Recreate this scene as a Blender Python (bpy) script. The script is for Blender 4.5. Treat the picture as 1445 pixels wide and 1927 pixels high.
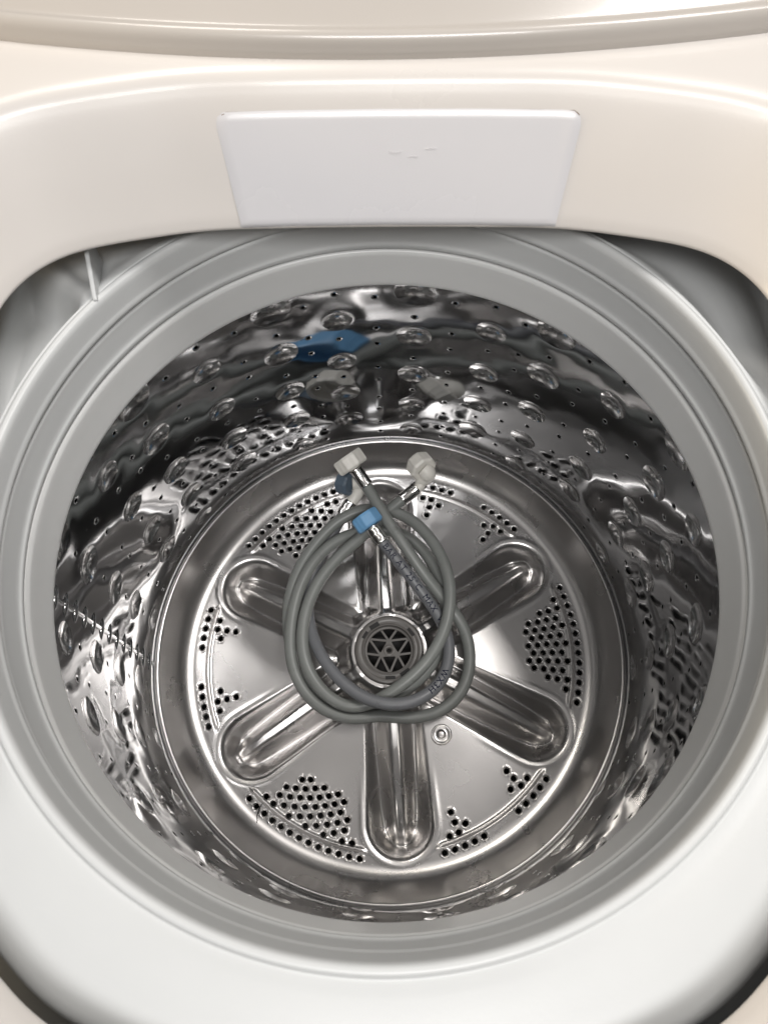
import bpy, bmesh, math, random
import numpy as np
from mathutils import Vector, Matrix
from mathutils.geometry import delaunay_2d_cdt

for o in list(bpy.data.objects): bpy.data.objects.remove(o)
scene = bpy.context.scene
C = scene.collection
rng = random.Random(7)
nrng = np.random.RandomState(11)

# ------------------------------------------------------------------ camera
CAM = np.array([0.0096957, -0.1806128, 0.8530216])
FW = np.array([-0.01758619, 0.36927197, -0.92915496])
UP = np.array([0.0, 0.92929868, 0.36932908])
RT = np.array([0.99984535, 0.00649509, -0.01634282])
FPX = 1500.0
cam_d = bpy.data.cameras.new('camera')
cam = bpy.data.objects.new('camera', cam_d); C.objects.link(cam)
cam.matrix_world = Matrix(((RT[0], UP[0], -FW[0], CAM[0]), (RT[1], UP[1], -FW[1], CAM[1]),
                           (RT[2], UP[2], -FW[2], CAM[2]), (0, 0, 0, 1)))
cam_d.sensor_fit = 'VERTICAL'; cam_d.sensor_height = 36.0; cam_d.sensor_width = 27.0
cam_d.lens = FPX / 1927 * 36.0
cam_d.clip_start = 0.01; cam_d.clip_end = 100
cam_d.dof.use_dof = True; cam_d.dof.focus_distance = 0.78; cam_d.dof.aperture_fstop = 13
scene.camera = cam

# ------------------------------------------------------------------ light
w = bpy.data.worlds.new('World'); scene.world = w; w.use_nodes = True
bg = w.node_tree.nodes['Background']
bg.inputs[0].default_value = (0.95, 0.97, 1.0, 1); bg.inputs[1].default_value = 0.045
def area(name, loc, target, sx, sy, power, col):
    l = bpy.data.lights.new(name, 'AREA'); l.shape = 'RECTANGLE'; l.size = sx; l.size_y = sy
    l.energy = power; l.color = col
    o = bpy.data.objects.new(name, l); C.objects.link(o); o.location = loc
    o.rotation_euler = (Vector(target) - Vector(loc)).to_track_quat('-Z', 'Y').to_euler()
    return o
area('ceiling_fill', (0.0, 0.1, 2.6), (0, 0.1, 0), 2.4, 2.2, 6.0, (1.0, 0.965, 0.94))  # soft fill in place of light bounced off the unseen ceiling
area('overhead_light', (0.10, -1.00, 2.15), (0, 0, 0.3), 0.9, 0.40, 27, (1.0, 0.985, 0.97))
area('overhead_light', (0.85, 0.55, 2.35), (0, 0, 0.3), 0.7, 0.5, 26, (1.0, 0.97, 0.94))
area('wall_lamp', (-1.20, 0.20, 0.66), (-0.1, 0.25, 0.48), 0.30, 0.12, 9, (1.0, 0.80, 0.52))
area('overhead_light', (-0.55, 1.15, 2.2), (0, 0.2, 0.45), 0.5, 0.4, 11, (1.0, 0.95, 0.87))  # added warm light from behind, brightens the panel's flat top and crest
vs = scene.view_settings
vs.view_transform = 'Standard'; vs.look = 'None'; vs.exposure = 0.0; vs.gamma = 1.0; vs.use_curve_mapping = False
scene.cycles.max_bounces = 14; scene.cycles.glossy_bounces = 10; scene.cycles.diffuse_bounces = 4

# ------------------------------------------------------------------ helpers
def px(x, y, z):
    """photo pixel -> point at height z"""
    d = FW + (x - 722.5) / FPX * RT - (y - 963.5) / FPX * UP
    return CAM + (z - CAM[2]) / d[2] * d
def zp(x, y, zmm, drop=6.5):          # pixel of the enlarged hose crop, height in mm
    return px(480 + x / 3.0104, 820 + y / 3.0104, (zmm-drop) * 0.001)

def nodes_of(m):
    m.use_nodes = True
    nt = m.node_tree
    return nt, nt.nodes['Principled BSDF']
def mat(name, col, rough=0.4, metal=0.0, var=0.04, vscale=30, bump=0.0, bscale=300, coat=0.0, stretch=(1,1,1),
        rvar=0.0, spec=0.5, dirt=None):
    m = bpy.data.materials.new(name); nt, b = nodes_of(m)
    N = nt.nodes; L = nt.links
    tc = N.new('ShaderNodeTexCoord'); mp = N.new('ShaderNodeMapping'); mp.inputs['Scale'].default_value = stretch
    L.new(tc.outputs['Object'], mp.inputs['Vector'])
    nz = N.new('ShaderNodeTexNoise'); nz.inputs['Scale'].default_value = vscale; nz.inputs['Detail'].default_value = 5
    L.new(mp.outputs[0], nz.inputs['Vector'])
    cr = N.new('ShaderNodeValToRGB')
    cr.color_ramp.elements[0].position = 0.15; cr.color_ramp.elements[1].position = 0.85
    cr.color_ramp.elements[0].color = (*[max(0, c*(1-var)) for c in col], 1)
    cr.color_ramp.elements[1].color = (*[min(1, c*(1+var)) for c in col], 1)
    L.new(nz.outputs[0], cr.inputs[0])
    out = cr.outputs[0]
    if dirt:
        n3 = N.new('ShaderNodeTexNoise'); n3.inputs['Scale'].default_value = dirt[1]; n3.inputs['Detail'].default_value = 8
        n3.inputs['Roughness'].default_value = 0.7
        L.new(tc.outputs['Object'], n3.inputs['Vector'])
        c3 = N.new('ShaderNodeValToRGB'); c3.color_ramp.elements[0].position = dirt[2]; c3.color_ramp.elements[1].position = dirt[2] + 0.12
        c3.color_ramp.elements[0].color = (0,0,0,1); c3.color_ramp.elements[1].color = (dirt[3],)*3 + (1,)
        L.new(n3.outputs[0], c3.inputs[0])
        mx = N.new('ShaderNodeMix'); mx.data_type = 'RGBA'
        L.new(c3.outputs[0], mx.inputs['Factor']); L.new(out, mx.inputs['A']); mx.inputs['B'].default_value = (*dirt[0], 1)
        out = mx.outputs['Result']
    L.new(out, b.inputs['Base Color'])
    b.inputs['Roughness'].default_value = rough; b.inputs['Metallic'].default_value = metal
    b.inputs['Specular IOR Level'].default_value = spec
    if coat: b.inputs['Coat Weight'].default_value = coat; b.inputs['Coat Roughness'].default_value = 0.06
    if rvar:
        n4 = N.new('ShaderNodeTexNoise'); n4.inputs['Scale'].default_value = vscale * 0.7; n4.inputs['Detail'].default_value = 6
        L.new(mp.outputs[0], n4.inputs['Vector'])
        mr = N.new('ShaderNodeMapRange'); mr.inputs['From Min'].default_value = 0.15; mr.inputs['From Max'].default_value = 0.85
        mr.inputs['To Min'].default_value = max(0.02, rough - rvar); mr.inputs['To Max'].default_value = rough + rvar
        L.new(n4.outputs[0], mr.inputs[0]); L.new(mr.outputs[0], b.inputs['Roughness'])
    if bump:
        n2 = N.new('ShaderNodeTexNoise'); n2.inputs['Scale'].default_value = bscale; n2.inputs['Detail'].default_value = 3
        L.new(mp.outputs[0], n2.inputs['Vector'])
        bp = N.new('ShaderNodeBump'); bp.inputs['Strength'].default_value = bump; bp.inputs['Distance'].default_value = 0.001
        L.new(n2.outputs[0], bp.inputs['Height']); L.new(bp.outputs[0], b.inputs['Normal'])
    return m

M = {}
M['steel_wall'] = mat('polished_steel', (0.42, 0.425, 0.435), 0.055, 1.0, 0.05, 40, 0.0, 120, stretch=(1,1,0.15), rvar=0.03)
M['steel_dimple'] = mat('pressed_steel', (0.47, 0.47, 0.475), 0.12, 1.0, 0.05, 60, 0.04, 220, rvar=0.04)
M['steel_base'] = mat('satin_steel', (0.54, 0.525, 0.515), 0.29, 1.0, 0.06, 12, 0.03, 420, rvar=0.07, dirt=((0.16,0.14,0.12), 170, 0.70, 0.55))
M['chrome'] = mat('chrome', (0.75, 0.73, 0.71), 0.13, 1.0, 0.05, 90, 0.05, 300, rvar=0.05)
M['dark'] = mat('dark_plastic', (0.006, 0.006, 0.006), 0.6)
M['slot'] = mat('slot_black', (0.008, 0.007, 0.007), 0.7)
M['tub'] = mat('grey_tub_plastic', (0.565, 0.575, 0.575), 0.36, 0, 0.02, 20, 0.04, 500, rvar=.07, dirt=((0.42,0.40,0.37), 26, 0.66, 0.35))
M['ring'] = mat('grey_ring_plastic', (0.68, 0.685, 0.68), 0.30, 0, 0.02, 20, 0.02, 500, dirt=((0.36,0.35,0.33), 30, 0.64, 0.35))
M['panel'] = mat('ivory_panel_plastic', (0.645, 0.61, 0.578), 0.30, 0, 0.02, 14, 0.03, 700, coat=0.1, rvar=.06)
M['cover'] = mat('white_cover_plastic', (0.63, 0.62, 0.635), 0.26, 0, 0.015, 14, 0.03, 700, coat=0.1, rvar=.06)
M['lid'] = mat('lid_plastic', (0.48, 0.445, 0.41), 0.25, 0, 0.015, 14, 0.015, 700, coat=0.2)
M['seam'] = mat('panel_seam', (0.16, 0.10, 0.065), 0.7)
M['hose_a'] = mat('grey_green_rubber', (0.185, 0.193, 0.183), 0.38, 0, 0.10, 60, 0.05, 600, dirt=((0.06,0.06,0.05), 70, 0.62, 0.6))
M['hose_b'] = mat('dark_grey_rubber', (0.135, 0.139, 0.147), 0.40, 0, 0.10, 60, 0.05, 600, dirt=((0.04,0.04,0.04), 70, 0.62, 0.6))
M['print'] = mat('blue_print', (0.006, 0.007, 0.025), 0.9, spec=0.05)
M['nut_white'] = mat('off_white_nylon', (0.74, 0.715, 0.66), 0.42, 0, 0.06, 90, 0.05, 600, dirt=((0.36,0.30,0.22), 120, 0.62, 0.5))
M['nut_blue'] = mat('light_blue_nylon', (0.16, 0.36, 0.60), 0.38, 0, 0.08, 90, 0.05, 600)
M['nut_navy'] = mat('dark_blue_nylon', (0.095, 0.130, 0.170), 0.40, 0, 0.08, 90, 0.05, 600)
M['cap'] = mat('grey_cap_plastic', (0.092, 0.085, 0.079), 0.36, 0, 0.05, 60, 0.04, 500)
M['thread'] = mat('dark_thread', (0.01, 0.008, 0.007), 0.7)

def link(name, me, m, parent=None):
    o = bpy.data.objects.new(name, me); C.objects.link(o)
    if m is not None and not me.materials: me.materials.append(m)
    if parent is not None: o.parent = parent
    return o
def mesh(name, verts, faces, smooth=True, normals=None):
    me = bpy.data.meshes.new(name)
    me.from_pydata([tuple(map(float, v)) for v in verts], [], [tuple(map(int, f)) for f in faces])
    me.update()
    if smooth: me.shade_smooth()
    if normals is not None:
        me.normals_split_custom_set_from_vertices([tuple(map(float, n)) for n in normals])
    return me
def obj(name, verts, faces, m, parent=None, smooth=True, normals=None):
    return link(name, mesh(name, verts, faces, smooth, normals), m, parent)
def empty(name, loc, label, cat, group=None):
    o = bpy.data.objects.new(name, None); C.objects.link(o); o.location = loc
    o.empty_display_size = 0.02
    o['label'] = label; o['category'] = cat
    if group: o['group'] = group
    return o
def lathe(name, prof, m, parent, n=256, axis=None):
    k = len(prof); V = []; F = []
    for i in range(n):
        a = 2*math.pi*i/n; ca, sa = math.cos(a), math.sin(a)
        for r, z in prof: V.append((r*ca, r*sa, z))
    for i in range(n):
        j = (i+1) % n
        for q in range(k-1): F.append((i*k+q, j*k+q, j*k+q+1, i*k+q+1))
    return obj(name, V, F, m, parent)
def spline(pts, step=6, closed=False):
    """Catmull-Rom through control points"""
    P = np.array(pts, float); n = len(P); out = []
    rg = range(n) if closed else range(n-1)
    for i in rg:
        g = (lambda k: P[k % n]) if closed else (lambda k: P[min(max(k, 0), n-1)])
        p0, p1, p2, p3 = g(i-1), g(i), g(i+1), g(i+2)
        for s in range(step):
            t = s/step
            out.append(0.5*((2*p1)+(-p0+p2)*t+(2*p0-5*p1+4*p2-p3)*t*t+(-p0+3*p1-3*p2+p3)*t**3))
    if not closed: out.append(P[-1])
    return np.array(out)
def smooth_profile(prof, step=4):
    return [tuple(p) for p in spline(prof, step)]
def sstep(a, b, x):
    t = np.clip((x-a)/(b-a), 0, 1); return t*t*(3-2*t)
def frames(path):
    T = np.gradient(path, axis=0); T /= np.linalg.norm(T, axis=1)[:, None]
    U = []; u = np.cross(T[0], [0, 0, 1.0]);
    if np.linalg.norm(u) < 1e-3: u = np.cross(T[0], [1.0, 0, 0])
    u /= np.linalg.norm(u)
    for t in T:
        u = u - t*np.dot(u, t); u /= np.linalg.norm(u); U.append(u)
    U = np.array(U); return T, U, np.cross(T, U)
def tube(name, path, rad, m, parent, n=18, radii=None, cap=True):
    path = np.array(path); T, U, W = frames(path); V = []; F = []
    for i, p in enumerate(path):
        r = radii[i] if radii is not None else rad
        for k in range(n):
            a = 2*math.pi*k/n; V.append(p + r*(math.cos(a)*U[i]+math.sin(a)*W[i]))
    L = len(path)
    for i in range(L-1):
        for k in range(n):
            j = (k+1) % n; F.append((i*n+k, i*n+j, (i+1)*n+j, (i+1)*n+k))
    if cap: F.append(tuple(range(n))[::-1]); F.append(tuple((L-1)*n+k for k in range(n)))
    return obj(name, V, F, m, parent)
def basis(d, up=(0, 0, 1)):
    z = Vector(d).normalized(); x = Vector(up).cross(z)
    if x.length < 1e-3: x = Vector((1, 0, 0)).cross(z)
    x.normalize(); y = z.cross(x)
    return Matrix((x, y, z)).transposed()
def bevel_mesh(bm, w, seg=2, ang=30):
    es = [e for e in bm.edges if len(e.link_faces) == 2 and e.calc_face_angle() > math.radians(ang)]
    bmesh.ops.bevel(bm, geom=es, offset=w, segments=seg, affect='EDGES', profile=0.6)

# ------------------------------------------------------------------ the machine
machine = empty('washing_machine', (0, 0, -0.10), 'open top-loading washing machine with ivory top panel and stainless steel drum', 'washing machine')
def rel(o):     # parent origin offset: parts are modelled in scene coordinates
    o.matrix_parent_inverse = machine.matrix_world.inverted(); return o
bpy.context.view_layer.update()
class Root: pass
def mpart(o):
    o.parent = machine; o.matrix_parent_inverse = Matrix.Translation((0, 0, 0.10)); return o

# ---------- top panel: opening outline and its sloping surround
HALF = [(0, .1885), (.06, .188), (.11, .1865), (.15, .181), (.195, .171), (.221, .157), (.2385, .135), (.247, .105), (.251, .05),
        (.252, -.02), (.249, -.09), (.238, -.148), (.214, -.199), (.181, -.239), (.143, -.267), (.085, -.287)]
outline = HALF + [(0, -.294)] + [(-x, y) for x, y in HALF[:0:-1]]
OUT = spline(outline, 10, True)
def offset_curve(P, d):
    T = np.roll(P, -1, 0) - np.roll(P, 1, 0); T /= np.linalg.norm(T, axis=1)[:, None]
    Nn = np.stack([-T[:, 1], T[:, 0]], 1)     # clockwise outline: left normal points out
    return P + Nn*d
PZ = 0.437
SL = 1.294
prof = smooth_profile([(0.30, -0.006), (0.060, -0.006), (0.020, -0.006), (0.004, -0.0055), (0.0008, -0.0042), (0.0, -0.0022), (0.0008, -0.0002), (0.0030, 0.0032)], 3)[:-1]
prof += smooth_profile([(0.0030, .0030*SL-.0006), (0.012, .012*SL-.0005), (0.025, .025*SL), (0.038, .038*SL), (0.045, .045*SL-.0003), (0.0485, .0619), (0.0515, .0650), (0.0550, .0672), (0.0595, .0684), (0.066, .0689), (0.09, .0692), (0.16, .0694), (0.30, .0696)], 3)
def panel_pt(P0, d): return offset_curve(P0, d)
V = []; F = []; n = len(OUT)
for d, dz in prof:
    Q = offset_curve(OUT, d)
    for q in Q: V.append((q[0], q[1], PZ+dz))
for k in range(len(prof)-1):
    for i in range(n):
        j = (i+1) % n; F.append((k*n+i, k*n+j, (k+1)*n+j, (k+1)*n+i))
mpart(obj('top_panel', V, F, M['panel'])) 

# ---------- detergent box cover, let into the sloping face
def slope_pt(x, d, lift):
    # point on the far sloping face at offset d from the opening edge
    ys = np.interp(x, [-.25, -.195, -.15, -.11, -.06, 0, .06, .11, .15, .195, .25], [.1, .171, .181, .1865, .188, .1885, .188, .1865, .181, .171, .1])
    z = d*SL-.0004
    return np.array([x, ys+d-lift*0.79, PZ+z+lift*0.61])
def cover_plate(name, m, grow, lift, thick, parent=None):
    # trapezoid in (x, d): wide at the top
    W0, W1, D0, D1 = .1030+grow, .1135+grow, (.004 if name == 'seam' else .0012), .0413+grow
    nx, nd = 60, 24; V = []; F = []
    for i in range(nd+1):
        t = i/nd; d = max(0.0012, D0+(D1-D0)*t); hw = W0+(W1-W0)*t
        # rounded upper corners
        rc = .006+grow
        if d > D1-rc: hw -= rc-math.sqrt(max(0, rc*rc-(d-(D1-rc))**2))
        for k in range(nx+1):
            s = -1+2*k/nx; x = .0095+hw*s
            e = min((1-abs(s))*hw, (1-t)*(D1-D0), 0.0022)/0.0022
            V.append(slope_pt(x, d, lift-0.0009*(1-e)**2))
    # bottom lip bends over the opening edge
    lipn = [(.0004, -.002), (.0012, -.0045), (.0060, -.0060)]
    low = []
    if name == 'seam': lipn = []
    for dy, dz in lipn:
        row = []
        for k in range(nx+1):
            s = -1+2*k/nx
            inset = max(0, (-dz-.004))*1.0
            p = slope_pt(.0095+(W0-inset*1.2)*s, .0012, lift); row.append((p[0], p[1]+dy-.001, p[2]+dz))
        low.append(row)
    V2 = []
    for row in reversed(low): V2 += row
    V = V2+list(V); rows = nd+1+len(low)
    for i in range(rows-1):
        for k in range(nx):
            a = i*(nx+1)+k; F.append((a, a+1, a+nx+2, a+nx+1))
    return obj(name, V, F, m, parent)
cov = mpart(cover_plate('dispenser_cover', M['cover'], 0.0, .0011, .002))
sm = cover_plate('seam', M['seam'], .0008, .0004, .001); sm.parent = cov

for pts_ in ([(.004, .0267), (.008, .0264), (.012, .0267)], [(.016, .0248), (.019, .0252), (.022, .0249)], [(.027, .0277), (.034, .0280)]):  # a few thin raised marks on the cover face
    sc = tube('faint_mark', [slope_pt(x, d, .0016) for x, d in spline([(x, d) for x, d in pts_], 5)], .00014, M['cover'], None, n=6); sc.parent = cov
# ---------- lid, swung open behind the panel
V = []; F = []; nx = 80
lp = smooth_profile([(.0000, .5030), (.0000, .5055), (.0002, .5080), (.0006, .5105), (.0025, .5155), (.0050, .5185), (.0080, .5195), (.0105, .5190), (.014, .5200), (.028, .527), (.06, .544), (.11, .573), (.25, .653)], 4)
for dy, z in lp:
    for k in range(nx+1):
        x = -.40+.8*k/nx
        V.append((x, .252+.019*(x/.235)**2+dy, z))
for i in range(len(lp)-1):
    for k in range(nx):
        a = i*(nx+1)+k; F.append((a, a+1, a+nx+2, a+nx+1))
mpart(obj('lid', V, F, M['lid']))

# ---------- tub cover: collar, plate, fillet and skirt
HALF2 = [(0, .276), (.12, .275), (.2, .268), (.245, .245), (.265, .205), (.271, .15), (.272, .05), (.266, -.03), (.256, -.10), (.245, -.155), (.222, -.206), (.189, -.246), (.149, -.273), (.085, -.290)]
out2 = spline(HALF2 + [(0, -.296)] + [(-x, y) for x, y in HALF2[:0:-1]], 10, True)
n = len(out2)
ang = np.arctan2(out2[:, 1], out2[:, 0])
collar = smooth_profile([(.2470, .3549), (.2400, .3550), (.2372, .3553), (.2362, .3562), (.2358, .3580), (.2360, .3602), (.2370, .3616), (.2378, .3640), (.2386, .3700), (.2395, .3770), (.2400, .3808),
          (.2412, .3822), (.2424, .3832), (.2424, .3844), (.2404, .3852), (.2388, .3862), (.2382, .3885), (.2386, .3905), (.2394, .3925), (.2400, .3960), (.2408, .4010), (.2413, .4040),
          (.2420, .4068), (.2434, .4088), (.2455, .4096), (.2474, .4090), (.2486, .4070), (.2498, .4064), (.2510, .4068)], 3)
V = []; F = []
rows = []
for r, z in collar: rows.append(np.stack([r*np.cos(ang), r*np.sin(ang), np.full(n, z)], 1))
cin = rows[-1]
adeg = np.degrees(ang) % 360
pocket = .048*sstep(140, 147, adeg)*(1-sstep(195, 222, adeg))+.020*sstep(92, 105, adeg)*(1-sstep(139, 143, adeg))+.028*sstep(12, 30, adeg)*(1-sstep(60, 80, adeg))
for t, dz in [(0.15, 0), (.35, 0), (.55, 0), (.72, 0), (.82, -.0002), (.89, -.0018), (.945, -.0052), (.98, -.0110), (.995, -.0180), (1.0, -.030), (1.0, -.075), (1.0001, -.0751), (2.0, -.078), (3.2, -.080)]:
    p = cin.copy(); p[:, :2] = cin[:, :2]*(1-t)+out2*t; p[:, 2] = .4073+dz-pocket*float(sstep(0, .3, np.array(t)))*(1-float(sstep(.90, 1.0, np.array(t)))); rows.append(p)
for rr in rows: V += list(rr)
for k in range(len(rows)-1):
    for i in range(n):
        j = (i+1) % n; F.append((k*n+i, k*n+j, (k+1)*n+j, (k+1)*n+i))
tubc = mpart(obj('tub_cover', V, F, M['tub']))
def rib(a_deg, r0, ln, h, dirx, thick=.0030):
    a = math.radians(a_deg); o_ = np.array([r0*math.cos(a), r0*math.sin(a), 0]); d = np.array([dirx, 1.0, 0]); d /= np.linalg.norm(d)
    s = np.array([-d[1], d[0], 0])*thick/2; r0 = 0.0; r1 = ln
    bm = bmesh.new(); pts = [(r0, .352), (r0, .4105), (r0+.003, .4130), (r1-.004, .4073+h), (r1, .4073+h), (r1, .352)]
    A = [bm.verts.new(o_+d*r+s+np.array([0, 0, z])) for r, z in pts]; B = [bm.verts.new(o_+d*r-s+np.array([0, 0, z])) for r, z in pts]
    bm.faces.new(A); bm.faces.new(B[::-1])
    for i in range(len(pts)):
        j = (i+1) % len(pts); bm.faces.new((A[j], A[i], B[i], B[j]))
    bmesh.ops.recalc_face_normals(bm, faces=bm.faces); bevel_mesh(bm, .0006)
    me = bpy.data.meshes.new('rib'); bm.to_mesh(me); bm.free(); me.shade_smooth()
    o = link('rib', me, M['tub']); o.parent = tubc
for a_, r1_ in ((142.5, -.22), (119.0, -.10), (60.5, .10)): rib(a_, .2440, .052, .018, r1_)

# ---------- balance ring
mpart(lathe('balance_ring', smooth_profile([(.2535, .3125), (.2440, .3122), (.2368, .3126), (.2340, .3142), (.2330, .3172), (.2333, .3220), (.2345, .3350), (.2354, .3470), (.2360, .3500), (.2376, .3520), (.2410, .3526), (.2470, .3526), (.252, .3526)], 3), M['ring'], None))
# ---------- dark outer tub behind the perforations
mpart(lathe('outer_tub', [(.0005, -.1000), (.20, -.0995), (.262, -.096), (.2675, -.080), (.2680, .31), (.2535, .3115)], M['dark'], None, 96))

# ---------- drum wall
RW = 0.252
A_Z = [(.029, .0130), (.088, .0146), (.149, .0155), (.216, .0168), (.283, .0185)]
B_Z = [(.060, .0160), (.117, .0154), (.178, .0148), (.246, .0142)]
MID_Z = [.022, .045, .076, .101, .137, .161, .202, .228, .274]
cols = []
for j in range(8):
    for q, off in enumerate((0, 16.1, 32.1)): cols.append(((68.3+45*j+off) % 360))
cols = [(a, i % 2) for i, a in enumerate(cols)]
S0 = math.radians(255)                    # where the sheet is cut in the unrolled plane
def unroll(deg): return ((math.radians(deg)-S0) % (2*math.pi))*RW
dim = []; hol = []
SEAM = 184.2
for i, (a, t) in enumerate(cols):
    s = unroll(a)
    for z, r in (A_Z if t else B_Z): dim.append((s, z, r))
    for z, r in (B_Z if t else A_Z):
        if z < .29 and z > .03: hol.append((s, z))
    a2 = cols[(i+1) % 24][0]; mid = a+((a2-a) % 360)/2
    if abs(mid-SEAM) < 4: continue
    sm_ = unroll(mid % 360)
    for z in MID_Z: hol.append((sm_, z))
DS = np.array(dim); HS = np.array(hol); LW = 2*math.pi*RW
kk = [(nrng.uniform(-1, 1)*2*math.pi/.16, nrng.uniform(-1, 1)*2*math.pi/.055, nrng.uniform(0, 6.28)) for _ in range(26)]
def wall_disp(s, z):
    """outward bulge of the sheet (m): long ripples and puckers round the pressings"""
    d = np.zeros_like(s)
    for a, b, p in kk:
        kr = math.hypot(a, b); d += 0.0000105*(60/ (kr+25))*np.sin(s*round(a*LW/6.2832)*6.2832/LW+b*z+p)*2.1
    return d
def wall_disp_full(s, z):
    d = wall_disp(s, z)
    for (cs, cz, r) in dim:
        ds = (s-cs+LW/2) % LW-LW/2; near = (np.abs(ds) < r+.03) & (np.abs(z-cz) < r+.03)
        if near.any():
            q = np.hypot(ds[near], z[near]-cz); d[near] -= 0.00016*np.exp(-((q-r)/.0090)**2)
    return d
pts = []; edges = []
hs_r = 0.0019
def ring_pts(cs, cz, r, n, con):
    b = len(pts)
    for k in range(n): pts.append((cs+r*math.cos(2*math.pi*k/n), cz+r*math.sin(2*math.pi*k/n)))
    if con:
        for k in range(n): edges.append((b+k, b+(k+1) % n))
ND = 40
for s, z, r in dim: ring_pts(s, z, r, ND, True); ring_pts(s, z, r+.0012, ND, False); ring_pts(s, z, r+.0035, 28, False)
for s, z in hol: ring_pts(s, z, hs_r, 12, True); ring_pts(s, z, hs_r*1.45, 12, False); ring_pts(s, z, hs_r*2.0, 12, False)
z0, z1 = -.003, .3118
g = .0042; ns = int(LW/g); nz = int((z1-z0)/g)
gs, gz = np.meshgrid(np.linspace(0, LW, ns+1), np.linspace(z0, z1, nz+1))
gs = gs.ravel(); gz = gz.ravel()
inner = (gs > 1e-6) & (gs < LW-1e-6) & (gz > z0+1e-6) & (gz < z1-1e-6)
jit = nrng.uniform(-.0006, .0006, (2, len(gs))); gs = gs+jit[0]*inner; gz = gz+jit[1]*inner
keep = np.ones(len(gs), bool)
for s, z, r in dim: keep &= np.hypot(gs-s, gz-z) > r+.0045
for s, z in hol: keep &= np.hypot(gs-s, gz-z) > hs_r*2.0+.0012
pts += list(zip(gs[keep].tolist(), gz[keep].tolist()))
vo, eo, fo, *_ = delaunay_2d_cdt([Vector(p) for p in pts], edges, [], 0, 1e-7)
P2 = np.array([(v[0], v[1]) for v in vo]); FT = np.array([f for f in fo if len(f) == 3])
cen = P2[FT].mean(1); ok = np.ones(len(FT), bool)
for s, z, r in dim: ok &= np.hypot(cen[:, 0]-s, cen[:, 1]-z) > r*0.992
for s, z in hol: ok &= np.hypot(cen[:, 0]-s, cen[:, 1]-z) > hs_r*0.96
ok &= (cen[:, 1] < z1) & (cen[:, 1] > z0)
FT = FT[ok]
def wall_height(s, z):
    d = wall_disp_full(s, z)
    for cs, cz in hol:
        q2 = (np.abs(s-cs) < .006) & (np.abs(z-cz) < .006)
        if q2.any():
            q = np.hypot(s[q2]-cs, z[q2]-cz); d[q2] += .00022*np.exp(-((q-hs_r*.9)/.0008)**2)
    return d
def wall_xyz(s, z, d):
    th = s/RW+S0; r = RW+d
    return np.stack([r*np.cos(th), r*np.sin(th), z], 1)
e = 2e-4
ps, pz = P2[:, 0].copy(), P2[:, 1].copy()
D0 = wall_height(ps, pz); Ds = (wall_height(ps+e, pz)-wall_height(ps-e, pz))/(2*e); Dz = (wall_height(ps, pz+e)-wall_height(ps, pz-e))/(2*e)
XYZ = wall_xyz(ps, pz, D0); th = ps/RW+S0
er = np.stack([np.cos(th), np.sin(th), 0*th], 1); et = np.stack([-np.sin(th), np.cos(th), 0*th], 1); ez = np.array([0, 0, 1.0])
NN = -er+et*Ds[:, None]+ez*Dz[:, None]; NN /= np.linalg.norm(NN, axis=1)[:, None]
# orient inwards
a, b, c = XYZ[FT[:, 0]], XYZ[FT[:, 1]], XYZ[FT[:, 2]]
fn = np.cross(b-a, c-a); flip = (fn*NN[FT[:, 0]]).sum(1) < 0
FT[flip] = FT[flip][:, ::-1]
# hole walls running outward
VW = list(XYZ); NW = list(NN); FW_ = [tuple(f) for f in FT]
for s, z in hol:
    b0 = len(VW); ring = []
    for k in range(12):
        aa = 2*math.pi*k/12; ss, zz = s+hs_r*math.cos(aa), z+hs_r*math.sin(aa)
        for dd in (.0004, .0030):
            thh = ss/RW+S0; VW.append(((RW+dd)*math.cos(thh), (RW+dd)*math.sin(thh), zz))
            NW.append((math.cos(aa)*math.sin(thh), -math.cos(aa)*math.cos(thh), -math.sin(aa)))
    for k in range(12):
        j = (k+1) % 12; FW_.append((b0+2*k, b0+2*k+1, b0+2*j+1, b0+2*j))
drum = mpart(obj('drum', VW, FW_, M['steel_wall'], None, True, NW))
# pressed bowls, one object each
bowl = {}
def bowl_mesh(r):
    if r in bowl: return bowl[r]
    prof_b = [(f_, -.0027*(1-f_*f_)) for f_ in (1.0, .97, .92, .85, .74, .6, .45, .3, .15)]
    V = []; F = []
    for q, (f, d) in enumerate(prof_b):
        for k in range(ND):
            aa = 2*math.pi*k/ND; x, y = r*f*math.cos(aa), r*f*math.sin(aa)
            # local: x tangent, y up the wall, z inward ; rim follows the cylinder
            V.append((math.sin(x/RW)*(RW-d), y, RW-math.cos(x/RW)*RW+d*r/.013*math.cos(x/RW)))
    V.append((0, 0, -.0027*r/.013)); top = len(V)-1
    for q in range(len(prof_b)-1):
        for k in range(ND):
            j = (k+1) % ND; F.append((q*ND+k, q*ND+j, (q+1)*ND+j, (q+1)*ND+k))
    for k in range(ND): F.append(((len(prof_b)-1)*ND+k, (len(prof_b)-1)*ND+(k+1) % ND, top))
    me = mesh('dimple', V, F); me.materials.append(M['steel_dimple']); bowl[r] = me; return me
for s, z, r in dim:
    th_ = s/RW+S0; d0 = float(wall_disp_full(np.array([s+r]), np.array([z]))[0])
    o = bpy.data.objects.new('dimple', bowl_mesh(r)); C.objects.link(o); o.parent = drum
    ct, st = math.cos(th_), math.sin(th_); R_ = RW+d0
    # x=tangent (-st,ct,0)*-1 so that x cross y = z(inward)
    o.matrix_local = Matrix(((-st, 0, -ct, R_*ct), (ct, 0, -st, R_*st), (0, 1, 0, z), (0, 0, 0, 1)))
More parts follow.
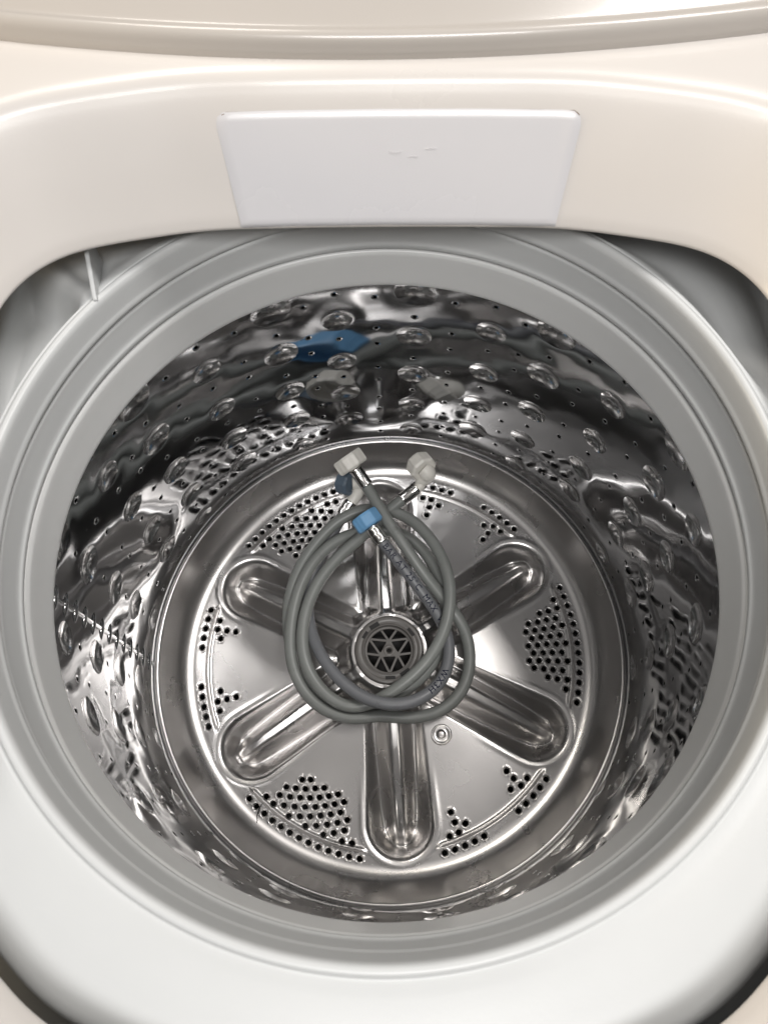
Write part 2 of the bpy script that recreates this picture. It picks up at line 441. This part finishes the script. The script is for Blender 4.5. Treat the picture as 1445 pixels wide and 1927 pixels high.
# crimped vertical joint of the sheet
bmv = []; fac = []
zs = np.linspace(.004, .308, 120)
def seam_pt(dth, z, inn):
    t = math.radians(SEAM)+dth/RW; return ((RW-inn)*math.cos(t), (RW-inn)*math.sin(t), z)
prof_s = [(-.0035, -.0008), (-.0018, .0006), (-.0006, .0012), (.0000, .0002), (.0006, .0012), (.0018, .0006), (.0035, -.0008)]
for z in zs:
    for d_, i_ in prof_s: bmv.append(seam_pt(d_, z, i_))
kq = len(prof_s)
for i in range(len(zs)-1):
    for q in range(kq-1): fac.append((i*kq+q, i*kq+q+1, (i+1)*kq+q+1, (i+1)*kq+q))
jn = obj('wall_joint', bmv, fac, M['steel_wall']); jn.parent = drum
cm = bmesh.new()
bmesh.ops.create_uvsphere(cm, u_segments=12, v_segments=8, radius=1.0)
cme = bpy.data.meshes.new('crimp'); cm.to_mesh(cme); cm.free(); cme.shade_smooth(); cme.materials.append(M['steel_wall'])
for k in range(14):
    z = .022+k*.0205; t = math.radians(SEAM)
    o = bpy.data.objects.new('crimp', cme); C.objects.link(o); o.parent = drum
    ct, st = math.cos(t), math.sin(t)
    o.matrix_local = Matrix(((-st, 0, -ct, (RW+.0004)*ct), (ct, 0, -st, (RW+.0004)*st), (0, 1, 0, z), (0, 0, 0, 1))) @ Matrix.Diagonal((.0105, .0032, .0026, 1))

# ---------- drum base: pressed bottom with six troughs
ZP = -0.037
SP0 = math.radians(93.9)
def fold(th): # angle from nearest spoke
    k = math.radians(60); return (th-SP0+k/2) % k-k/2
def smin(a, b, k):
    h = np.clip(.5+.5*(b-a)/k, 0, 1); return b*(1-h)+a*h-k*h*(1-h)
def smax(a, b, k): return -smin(-a, -b, k)
def trough_sd(u, s):
    w = .0295+.0075*np.clip(u/.172, 0, 1)
    du = np.maximum(u-.1765, 0); return np.hypot(du, s)-w
RB = [(.0, -37), (.10, -37), (.19, -37), (.2135, -37)]
for i in range(1, 25):
    t = i/24; RB.append((.2135+.0338*t, -37+37.1*t**2.6))
RB += [(.2478, .75), (.2485, 1.15), (.2494, 1.25), (.2503, .95), (.2510, .2), (.2522, -.8), (.2545, -1.0)]
RBs = np.array(RB)
def cubic(x, xs, ys):
    c_ = spline(list(zip(xs, ys)), 12); return np.interp(x, c_[:, 0], c_[:, 1])
def base_h(x, y):
    r = np.hypot(x, y); th = np.arctan2(y, x); f = fold(th)
    u, s = r*np.cos(f), r*np.sin(f)
    k60 = math.radians(60)
    sd = trough_sd(u, s)
    f2 = np.where(f > 0, f-k60, f+k60); sd2 = trough_sd(r*np.cos(f2), r*np.sin(f2))
    sd = smin(sd, sd2, .012)
    plate = np.interp(r, RBs[:, 0], RBs[:, 1])*.001
    plate = plate + .009*np.exp(-(r/.095)**2)                      # slight dome
    plate += .0005*np.exp(-((sd-.0030)/.0024)**2)*sstep(.12, .17, r)   # rolled lip round the trough
    plate += .0019*np.exp(-((r-.2028)/.0022)**2)*sstep(.004, .010, sd)  # stiffening bead
    dd_ = np.maximum(-sd, 0); dpt = -1.60*(np.sqrt(dd_**2+.0055**2)-.0055)
    fl = plate+dpt
    # ridge down the middle of each trough
    zr = cubic(u, [-.05, 0, .04, .06, .10, .15, .175, .19, .205, .25, .27], [-.007, -.007, -.009, -.0125, -.0200, -.0310, -.0385, -.0460, -.0600, -.10, -.12])
    hw = np.interp(u, [0, .06, .2], [.0062, .0062, .0052])
    rd = zr-1.9*np.maximum(smax(np.abs(s)-hw, np.zeros_like(s), .0036), 0)
    h = smax(fl, rd, .006)
    # hub boss
    hb = cubic(r, [-.02, 0, .038, .041, .046, .052, .060, .07, .26, .28], [-.0075, -.0075, -.0075, -.0085, -.0135, -.0250, -.043, -.07, -.6, -.7])
    h = smax(h, hb, .007)
    return np.where(r < .0372, -.0075, h)
def inv(pl): return [(480*0+a, b) for a, b in pl]
c4 = lambda x, y: px(300+x/2.89, 1150+y/2.89, ZP)
c5 = lambda x, y: px(700+x/2.89, 1250+y/2.89, ZP)
dense = [(777,916),(824,916),(692,957),(743,963),(795,966),(848,963),(897,960),(655,1000),(711,1009),(767,1014),(820,1015),(872,1012),(922,1005),(972,996),
 (583,1008),(621,1047),(678,1056),(736,1063),(793,1065),(849,1064),(902,1058),(953,1049),(1004,1037),(705,1113),(764,1116),(821,1116),(877,1111),(932,1104),(985,1094),
 (795,1168),(853,1167),(912,1160),(969,1150),(1022,1135),(892,1215),(949,1206),(1006,1192),(992,1251),(1047,1262)]
sparse = [(730,580),(769,621),(843,619),(809,660),(753,680),(427,805),(449,859),(506,865),(471,914),(421,935)]
bholes = []
def rot(p, deg):
    a = math.radians(deg); return (p[0]*math.cos(a)-p[1]*math.sin(a), p[0]*math.sin(a)+p[1]*math.cos(a))
for k in range(3):
    for q in dense: bholes.append(rot(c4(*q), 120*k))
    for q in sparse: bholes.append(rot(c5(*q), 120*k))
    for i in range(13):        # outer row of the dense sector
        a = math.radians(-116.0+120*k-18.0+3.0*i); bholes.append((.2113*math.cos(a), .2113*math.sin(a)))
    for i in list(range(5))+list(range(8, 13)):
        a = math.radians(-56.2+120*k-18.0+3.0*i); bholes.append((.2113*math.cos(a), .2113*math.sin(a)))
# centre the traced groups between their spokes is left as traced; drop any that would cut a trough lip
BH = np.array(bholes)
def sd_at(P):
    r = np.hypot(P[:, 0], P[:, 1]); f = fold(np.arctan2(P[:, 1], P[:, 0])); return trough_sd(r*np.cos(f), r*np.sin(f))
BH = BH[sd_at(BH) > .0048]
hr = 0.0029
pts = []; edges = []
for x, y in BH: ring_pts(x, y, hr, 16, True); ring_pts(x, y, hr*1.22, 16, False); ring_pts(x, y, hr*1.55, 16, False)
RC = .0372
b0 = len(pts)
for k in range(120): pts.append((RC*math.cos(2*math.pi*k/120), RC*math.sin(2*math.pi*k/120)))
for k in range(120): edges.append((b0+k, b0+(k+1) % 120))
g = .0016; rr = np.concatenate([np.arange(.0385, .2375, g), np.array([.2388, .2402, .2416, .2428, .2438, .2447, .2454, .2460, .2465, .2469, .2472, .2476, .2480, .2484, .2489, .2494, .2499, .2504, .2510, .2516, .2524, .2545])])
gx = []; gy = []
for i, r in enumerate(rr):
    m_ = max(60, int(2*math.pi*r/g)) if r < .2380 else 760
    a = np.arange(m_)/m_*2*math.pi+(i % 2)*math.pi/m_; gx.append(r*np.cos(a)); gy.append(r*np.sin(a))
gx = np.concatenate(gx); gy = np.concatenate(gy); keep = np.ones(len(gx), bool)
for x, y in BH: keep &= np.hypot(gx-x, gy-y) > hr*1.55+.0005
pts += list(zip(gx[keep].tolist(), gy[keep].tolist()))
vo, eo, fo, *_ = delaunay_2d_cdt([Vector(p) for p in pts], edges, [], 0, 1e-7)
P2 = np.array([(v[0], v[1]) for v in vo]); FT = np.array([f for f in fo if len(f) == 3])
cen = P2[FT].mean(1); ok = np.hypot(cen[:, 0], cen[:, 1]) > RC*.999
for x, y in BH: ok &= np.hypot(cen[:, 0]-x, cen[:, 1]-y) > hr*.97
FT = FT[ok]
def base_full(x, y):
    h = base_h(x, y)
    for hx, hy in BH:
        q2 = (np.abs(x-hx) < .008) & (np.abs(y-hy) < .008)
        if q2.any():
            q = np.hypot(x[q2]-hx, y[q2]-hy)
            h[q2] += -.0010*np.exp(-(np.maximum(q-hr*.95, 0)/.0009)**1.6)+.00035*np.exp(-((q-hr*1.5)/.0008)**2)
    return h
X, Y = P2[:, 0].copy(), P2[:, 1].copy(); e = 2e-4
H = base_full(X, Y)
Hx = (base_full(X+e, Y)-base_full(X-e, Y))/(2*e); Hy = (base_full(X, Y+e)-base_full(X, Y-e))/(2*e)
NN = np.stack([-Hx, -Hy, np.ones_like(Hx)], 1); NN /= np.linalg.norm(NN, axis=1)[:, None]
XYZ = np.stack([X, Y, H], 1)
a, b, c = XYZ[FT[:, 0]], XYZ[FT[:, 1]], XYZ[FT[:, 2]]
flip = np.cross(b-a, c-a)[:, 2] < 0; FT[flip] = FT[flip][:, ::-1]
VW = list(XYZ); NW = list(NN); FW_ = [tuple(f) for f in FT]
hz = base_full(BH[:, 0]+hr, BH[:, 1].copy())
for (x, y), z in zip(BH, hz):
    b0 = len(VW)
    for k in range(16):
        aa = 2*math.pi*k/16
        for dz in (.0003, -.0022): VW.append((x+hr*math.cos(aa), y+hr*math.sin(aa), z+dz)); NW.append((-math.cos(aa), -math.sin(aa), 0))
    for k in range(16):
        j = (k+1) % 16; FW_.append((b0+2*k, b0+2*j, b0+2*j+1, b0+2*k+1))
base = mpart(obj('drum_base', VW, FW_, M['steel_base'], None, True, NW))
# round pressed boss on one of the plates
bx, by, _ = px(830, 1382, ZP+.002)
zb = float(base_h(np.array([bx]), np.array([by]))[0])
bo = lathe('boss', smooth_profile([(.0115, -.0006), (.0105, .0006), (.0095, .0009), (.0080, .0002), (.0062, -.0001), (.0045, .0004), (.0036, .0016), (.0022, .0022), (.0001, .0023)], 4), M['steel_base'], None, 40)
bo.location = (bx, by, zb+.0004); bo.parent = base

# ---------- filter cap in the hub
capo = mpart(lathe('filter_cap', smooth_profile([(.0385, -.0120), (.0376, -.0068), (.0366, -.0048), (.0345, -.0040), (.0325, -.0040)], 3)+
     [(.0322, -.0043), (.0278, -.0043), (.0276, -.0040), (.0270, -.0041), (.0267, -.0048), (.0264, -.0110), (.0258, -.0140)], M['cap'], None, 128))
lat = lathe('cap_floor', [(.0001, -.0300), (.0262, -.0300), (.0263, -.0130)], M['slot'], None, 48); lat.parent = capo
V = []; F = []
def bar(p, q, wd, z, th=.0018):
    p = np.array(p); q = np.array(q); t = (q-p)/np.linalg.norm(q-p); s = np.array([-t[1], t[0]])*wd/2
    b = len(V)
    for zz in (z-th, z):
        for c_ in (p-s, q-s, q+s, p+s): V.append((c_[0], c_[1], zz))
    F.extend([(b+4, b+5, b+6, b+7), (b, b+3, b+2, b+1)]); 
    for k in range(4): F.append((b+k, b+(k+1) % 4, b+4+(k+1) % 4, b+4+k))
cpol = lambda r, a: (r*math.cos(math.radians(a)), r*math.sin(math.radians(a)))
zi = -.0100; cnt = 0
for nd, ends in ((92, (150, 112, 70, 32)), (212, (150, 188, 232, 272)), (332, (272, 312, -6, 32))):
    for e_ in ends:
        cnt += 1; bar(cpol(.0105, nd), cpol(.0250, e_), .0023, zi+cnt*.00006)
for i in range(3):
    cnt += 1; bar(cpol(.0115, 92+120*i), cpol(.0115, 92+120*(i+1)), .0020, zi+cnt*.00006)
for i in range(3):
    cnt += 1; bar(cpol(.0030, 92+120*i), cpol(.0120, 92+120*i), .0062, zi+cnt*.00006)
gr = obj('grille', V, F, M['cap'], None, False); gr.parent = capo
hubr = lathe('grille_hub', [(.0028, zi-.004), (.0028, zi+.0012), (.0062, zi+.0012), (.0066, zi+.0006), (.0066, zi-.002)], M['cap'], None, 32); hubr.parent = capo
rim = lathe('grille_rim', [(.0238, zi-.002), (.0238, zi+.0012), (.0250, zi+.0013), (.0264, zi+.0013)], M['cap'], None, 64); rim.parent = capo
for a_, wd, ht in ((122, .011, .0048), (149, .0085, .0032), (39, .0100, .0032), (-55, .0115, .0050), (-87, .0105, .0034)):
    bm = bmesh.new(); bmesh.ops.create_cube(bm, size=1.0)
    me = bpy.data.meshes.new('clip_slot'); bm.to_mesh(me); bm.free()
    o = link('clip_slot', me, M['slot'], capo); x, y = cpol(.0305, a_); o.location = (x, y, -.0048)
    o.rotation_euler = (0, 0, math.radians(a_+90)); o.scale = (wd, ht, .0022)

# ------------------------------------------------------------------ hoses
HR = 0.0066
def nut(parent, pos, axis, m, r=.0165, h=.016, sides=8, twist=0.0, label=None):
    B = basis(axis); V = []; F = []
    bm = bmesh.new()
    prof_n = [(.0085, -h*.5), (r*.88, -h*.5), (r, -h*.38), (r, h*.34), (r*.94, h*.5), (.0135, h*.5), (.0130, h*.1), (.0128, -h*.30), (.0001, -h*.30)]
    rings = []
    for q, (rad, z) in enumerate(prof_n):
        row = []
        nn = sides*4
        for k in range(nn):
            a = 2*math.pi*k/nn+twist; rr_ = rad
            if 1 <= q <= 4:            # flats with a raised rib at every corner
                ph = (k % 4)
                rr_ = rad*(1.035 if ph == 0 else 0.965)
            row.append(bm.verts.new((rr_*math.cos(a), rr_*math.sin(a), z)))
        rings.append(row)
    for q in range(len(rings)-1):
        nn = len(rings[0])
        for k in range(nn): bm.faces.new((rings[q][k], rings[q][(k+1) % nn], rings[q+1][(k+1) % nn], rings[q+1][k]))
    bmesh.ops.recalc_face_normals(bm, faces=bm.faces)
    es = [e_ for e_ in bm.edges if len(e_.link_faces) == 2 and e_.calc_face_angle() > .6]
    bmesh.ops.bevel(bm, geom=es, offset=.0005, segments=2, affect='EDGES')
    me = bpy.data.meshes.new('nut'); bm.to_mesh(me); bm.free()
    o = link('nut', me, m, parent)
    mw = B.to_4x4(); mw.translation = Vector(pos)-parent.location
    o.matrix_local = mw
    if label: o['label'] = label
    return o
def tubep(name, path, rad, m, parent, **k):
    o = tube(name, np.array(path)-np.array(parent.location), rad, m, parent, **k); return o
def resample(P, step):
    d = np.concatenate([[0], np.cumsum(np.linalg.norm(np.diff(P, axis=0), axis=1))]); s = np.arange(0, d[-1], step)
    return np.stack([np.interp(s, d, P[:, i]) for i in range(3)], 1)
def relax(P, it=6):
    P = P.copy()
    for _ in range(it): P[1:-1] = .25*P[:-2]+.5*P[1:-1]+.25*P[2:]
    return P
h1c = [(622,268,46),(655,325,43),(700,398,40),(757,490,36),(815,575,32),(872,660,27),(935,752,21),(1008,850,12),(1085,945,3),(1150,1030,-3),(1196,1130,-6),(1216,1240,-7),(1205,1360,-7),
 (1155,1468,-7),(1065,1550,-7),(945,1592,-7),(820,1596,-6),(700,1584,-6),(565,1602,-6),(430,1570,-5),(320,1495,-4),(243,1385,-2),(206,1260,1),(200,1130,4),(215,1000,6),(250,870,7),(305,755,8),(385,655,9),
 (480,585,9),(590,545,7),(700,530,5),(800,545,3),(890,590,1),(970,670,-1),(1035,785,-4),(1075,910,-6),(1085,1040,-6),(1062,1170,-6),(1005,1290,-6),(915,1395,-6),(800,1470,-6),(660,1520,-7),(520,1530,-8),(390,1480,-9),
 (285,1370,-9),(215,1230,-9),(188,1090,-8),(190,960,-6),(222,820,-2),(280,700,2),(360,590,7),(455,495,12),(555,437,16),(660,412,18),(770,425,20),(875,470,21),(965,548,22),(1040,655,22),(1090,780,22),(1105,900,22),(1092,1030,22),
 (1052,1150,21),(985,1262,19),(900,1355,15),(805,1430,10),(715,1488,5),(620,1528,4),(530,1535,4),(430,1490,5),(340,1395,6),(283,1275,8),(268,1150,11),(280,1030,14),(322,900,17),(392,780,19),(485,675,20),(585,588,20),
 (680,500,20),(745,435,21),(800,388,23),(848,350,25)]
h2c = [(712,592,34),(760,650,30),(820,725,26),(880,800,21),(945,885,15),(1010,975,9),(1062,1065,7),(1095,1160,8),(1098,1260,10),(1065,1370,14),(985,1460,18),(870,1515,20),(740,1520,20),(615,1482,19),(505,1405,17),(415,1305,14),(350,1195,9),
 (312,1085,2),(298,970,-3),(312,840,-5),(358,715,-5),(415,600,-4),(462,510,0),(496,448,6)]
h1 = empty('inlet_hose', tuple(zp(200, 1130, -8)), 'grey-green rubber inlet hose with off-white plastic nuts coiled on the drum base', 'hose')
h2 = empty('inlet_hose', tuple(zp(350, 1195, 0)), 'dark grey printed inlet hose with blue plastic nuts tucked into the coil', 'hose')
bpy.context.view_layer.update()
def hpath(ctrl):
    P = spline([zp(*q) for q in ctrl], 8); P = relax(resample(P, .003), 14); return P
p1 = hpath(h1c); p2 = hpath(h2c)
tubep('tube', p1, HR, M['hose_a'], h1, n=20)
tubep('tube', p2, HR, M['hose_b'], h2, n=20)
def ferrule_smooth(parent, a, b, r=.0078):
    a = np.array(a); b = np.array(b); d = b-a
    ts = [0, .02, .06, .10, .14, .80, .86, .92, .98, 1]; rs = [r*.9, r, r*1.03, r*1.0, r*.97, r*.97, r*1.0, r*1.04, r*1.0, r*.9]
    tubep('ferrule', [a+d*t for t in ts], r, M['chrome'], parent, n=28, radii=rs)
def ferrule_crimped(parent, a, b, r=.0082):
    a = np.array(a); b = np.array(b); d = b-a; T = d/np.linalg.norm(d); B = basis(T)
    V = []; F = []; nn = 32; L = 28
    for i in range(L+1):
        t = i/L; p = a+d*t
        for k in range(nn):
            an = 2*math.pi*k/nn
            rr_ = r*(1.0-.10*(max(0, math.cos(an*8))*(1 if .18 < t < .45 or .55 < t < .82 else 0)))
            if i in (0, L): rr_ *= .9
            if abs(t-.5) < .035: rr_ *= .95
            v = B @ Vector((rr_*math.cos(an), rr_*math.sin(an), 0)); V.append(p+np.array(v)-np.array(parent.location))
    for i in range(L):
        for k in range(nn): F.append((i*nn+k, i*nn+(k+1) % nn, (i+1)*nn+(k+1) % nn, (i+1)*nn+k))
    F.append(tuple(range(nn))[::-1]); F.append(tuple(L*nn+k for k in range(nn)))
    obj('ferrule', V, F, M['chrome'], parent)
# straight white end
a0 = p1[0]; t0 = p1[0]-p1[4]; t0 /= np.linalg.norm(t0)
e1 = zp(575, 200, 52); d1 = (e1-a0)/np.linalg.norm(e1-a0)
ferrule_smooth(h1, a0-d1*.004, a0+d1*.0195)
tubep('stem', [a0+d1*.018, a0+d1*.024], .0066, M['nut_white'], h1)
nut(h1, a0+d1*.0285, d1, M['nut_white'], .0182, .0165, twist=.2)
# elbow white end
a1 = p1[-1]; e2 = zp(905, 305, 27); d2 = (e2-a1)/np.linalg.norm(e2-a1)
ferrule_smooth(h1, a1-d2*.004, a1+d2*.0185)
pe = [a1+d2*.017, a1+d2*.023, zp(940, 262, 30), zp(970, 230, 36), zp(974, 210, 42), zp(952, 188, 44)]
pp = spline(pe, 6)
tubep('elbow', pp, .0062, M['nut_white'], h1, radii=np.interp(np.linspace(0, 1, len(pp)), [0, .3, .55, .75, 1], [.0056, .0062, .0088, .0098, .0095]))
axn = np.array(zp(905, 135, 38))-np.array(zp(965, 205, 46)); nut(h1, zp(940, 172, 44), axn, M['nut_white'], .0155, .0165, twist=.1)
# straight blue end
a2 = p2[0]; e3 = zp(662, 520, 38); d3 = (e3-a2)/np.linalg.norm(e3-a2)
ferrule_crimped(h2, a2-d3*.003, a2+d3*.0185)
nut(h2, a2+d3*.0265, d3, M['nut_blue'], .0160, .0165, twist=.35, label='light blue nut')
# elbow dark blue end
a3 = p2[-1]; e4 = zp(548, 372, 12); d4 = (e4-a3)/np.linalg.norm(e4-a3)
ferrule_crimped(h2, a3-d4*.001, a3+d4*.0185)
pe = [a3+d4*.017, a3+d4*.026, zp(585, 312, 18), zp(592, 285, 22), zp(575, 268, 26), zp(550, 268, 27)]
pp = spline(pe, 6); tubep('elbow', pp, .0072, M['nut_white'], h2)
axn = np.array(zp(480, 255, 18))-np.array(zp(560, 275, 26)); nut(h2, zp(518, 270, 26), axn, M['nut_navy'], .0135, .014, twist=.1, label='dark blue nut')

# printing along the hose
def print_along(txt, parent, path, s0, size, flip=False, vdir=None):
    cu = bpy.data.curves.new('print', 'FONT'); cu.body = txt; cu.size = size; cu.space_character = 1.15; cu.resolution_u = 2
    to = bpy.data.objects.new('tmp', cu); C.objects.link(to)
    bpy.context.view_layer.update()
    me0 = bpy.data.meshes.new_from_object(to.evaluated_get(bpy.context.evaluated_depsgraph_get()))
    bm = bmesh.new(); bm.from_mesh(me0)
    bmesh.ops.triangulate(bm, faces=bm.faces)
    bmesh.ops.subdivide_edges(bm, edges=[e_ for e_ in bm.edges if e_.calc_length() > .0012], cuts=1)
    bm.verts.ensure_lookup_table()
    P = np.array([v.co[:] for v in bm.verts]); F = [tuple(v.index for v in f.verts) for f in bm.faces]; bm.free()
    bpy.data.objects.remove(to)
    d = np.concatenate([[0], np.cumsum(np.linalg.norm(np.diff(path, axis=0), axis=1))])
    T = np.gradient(path, axis=0); T /= np.linalg.norm(T, axis=1)[:, None]
    V = []
    for x, y, _ in P:
        s = s0+(x if not flip else -x); p = np.array([np.interp(s, d, path[:, i]) for i in range(3)]); t = np.array([np.interp(s, d, T[:, i]) for i in range(3)]); t /= np.linalg.norm(t)
        up = CAM+np.array([0, .1, 0])-p; up /= np.linalg.norm(up); up = up-t*np.dot(up, t); up /= np.linalg.norm(up)
        sd_ = np.cross(up, t) if not flip else -np.cross(up, t)
        an = (y-size*.35)/HR
        V.append(p+(HR+.0003)*(up*math.cos(an)+sd_*math.sin(an))-np.array(parent.location))
    obj('print', V, F, M['print'], parent, False)
print_along('BAR AT 25\u00b0C  MAX  VDE', h2, p2, .006, .0096)
print_along('WX3H', h2, p2, .168, .0096)

# ------------------------------------------------------------------ a loose thread on the base
tp = [px(300+x/2.89, 1150+y/2.89, ZP+.0012) for x, y in ((560, 1045), (545, 1075), (532, 1110), (533, 1140), (527, 1165), (545, 1182), (557, 1195))]
tp = spline(tp, 6)
t_o = tube('thread', tp, .00045, M['thread'], None, n=6)
t_o['label'] = 'short dark thread lying across the row of holes in the drum base'; t_o['category'] = 'thread'
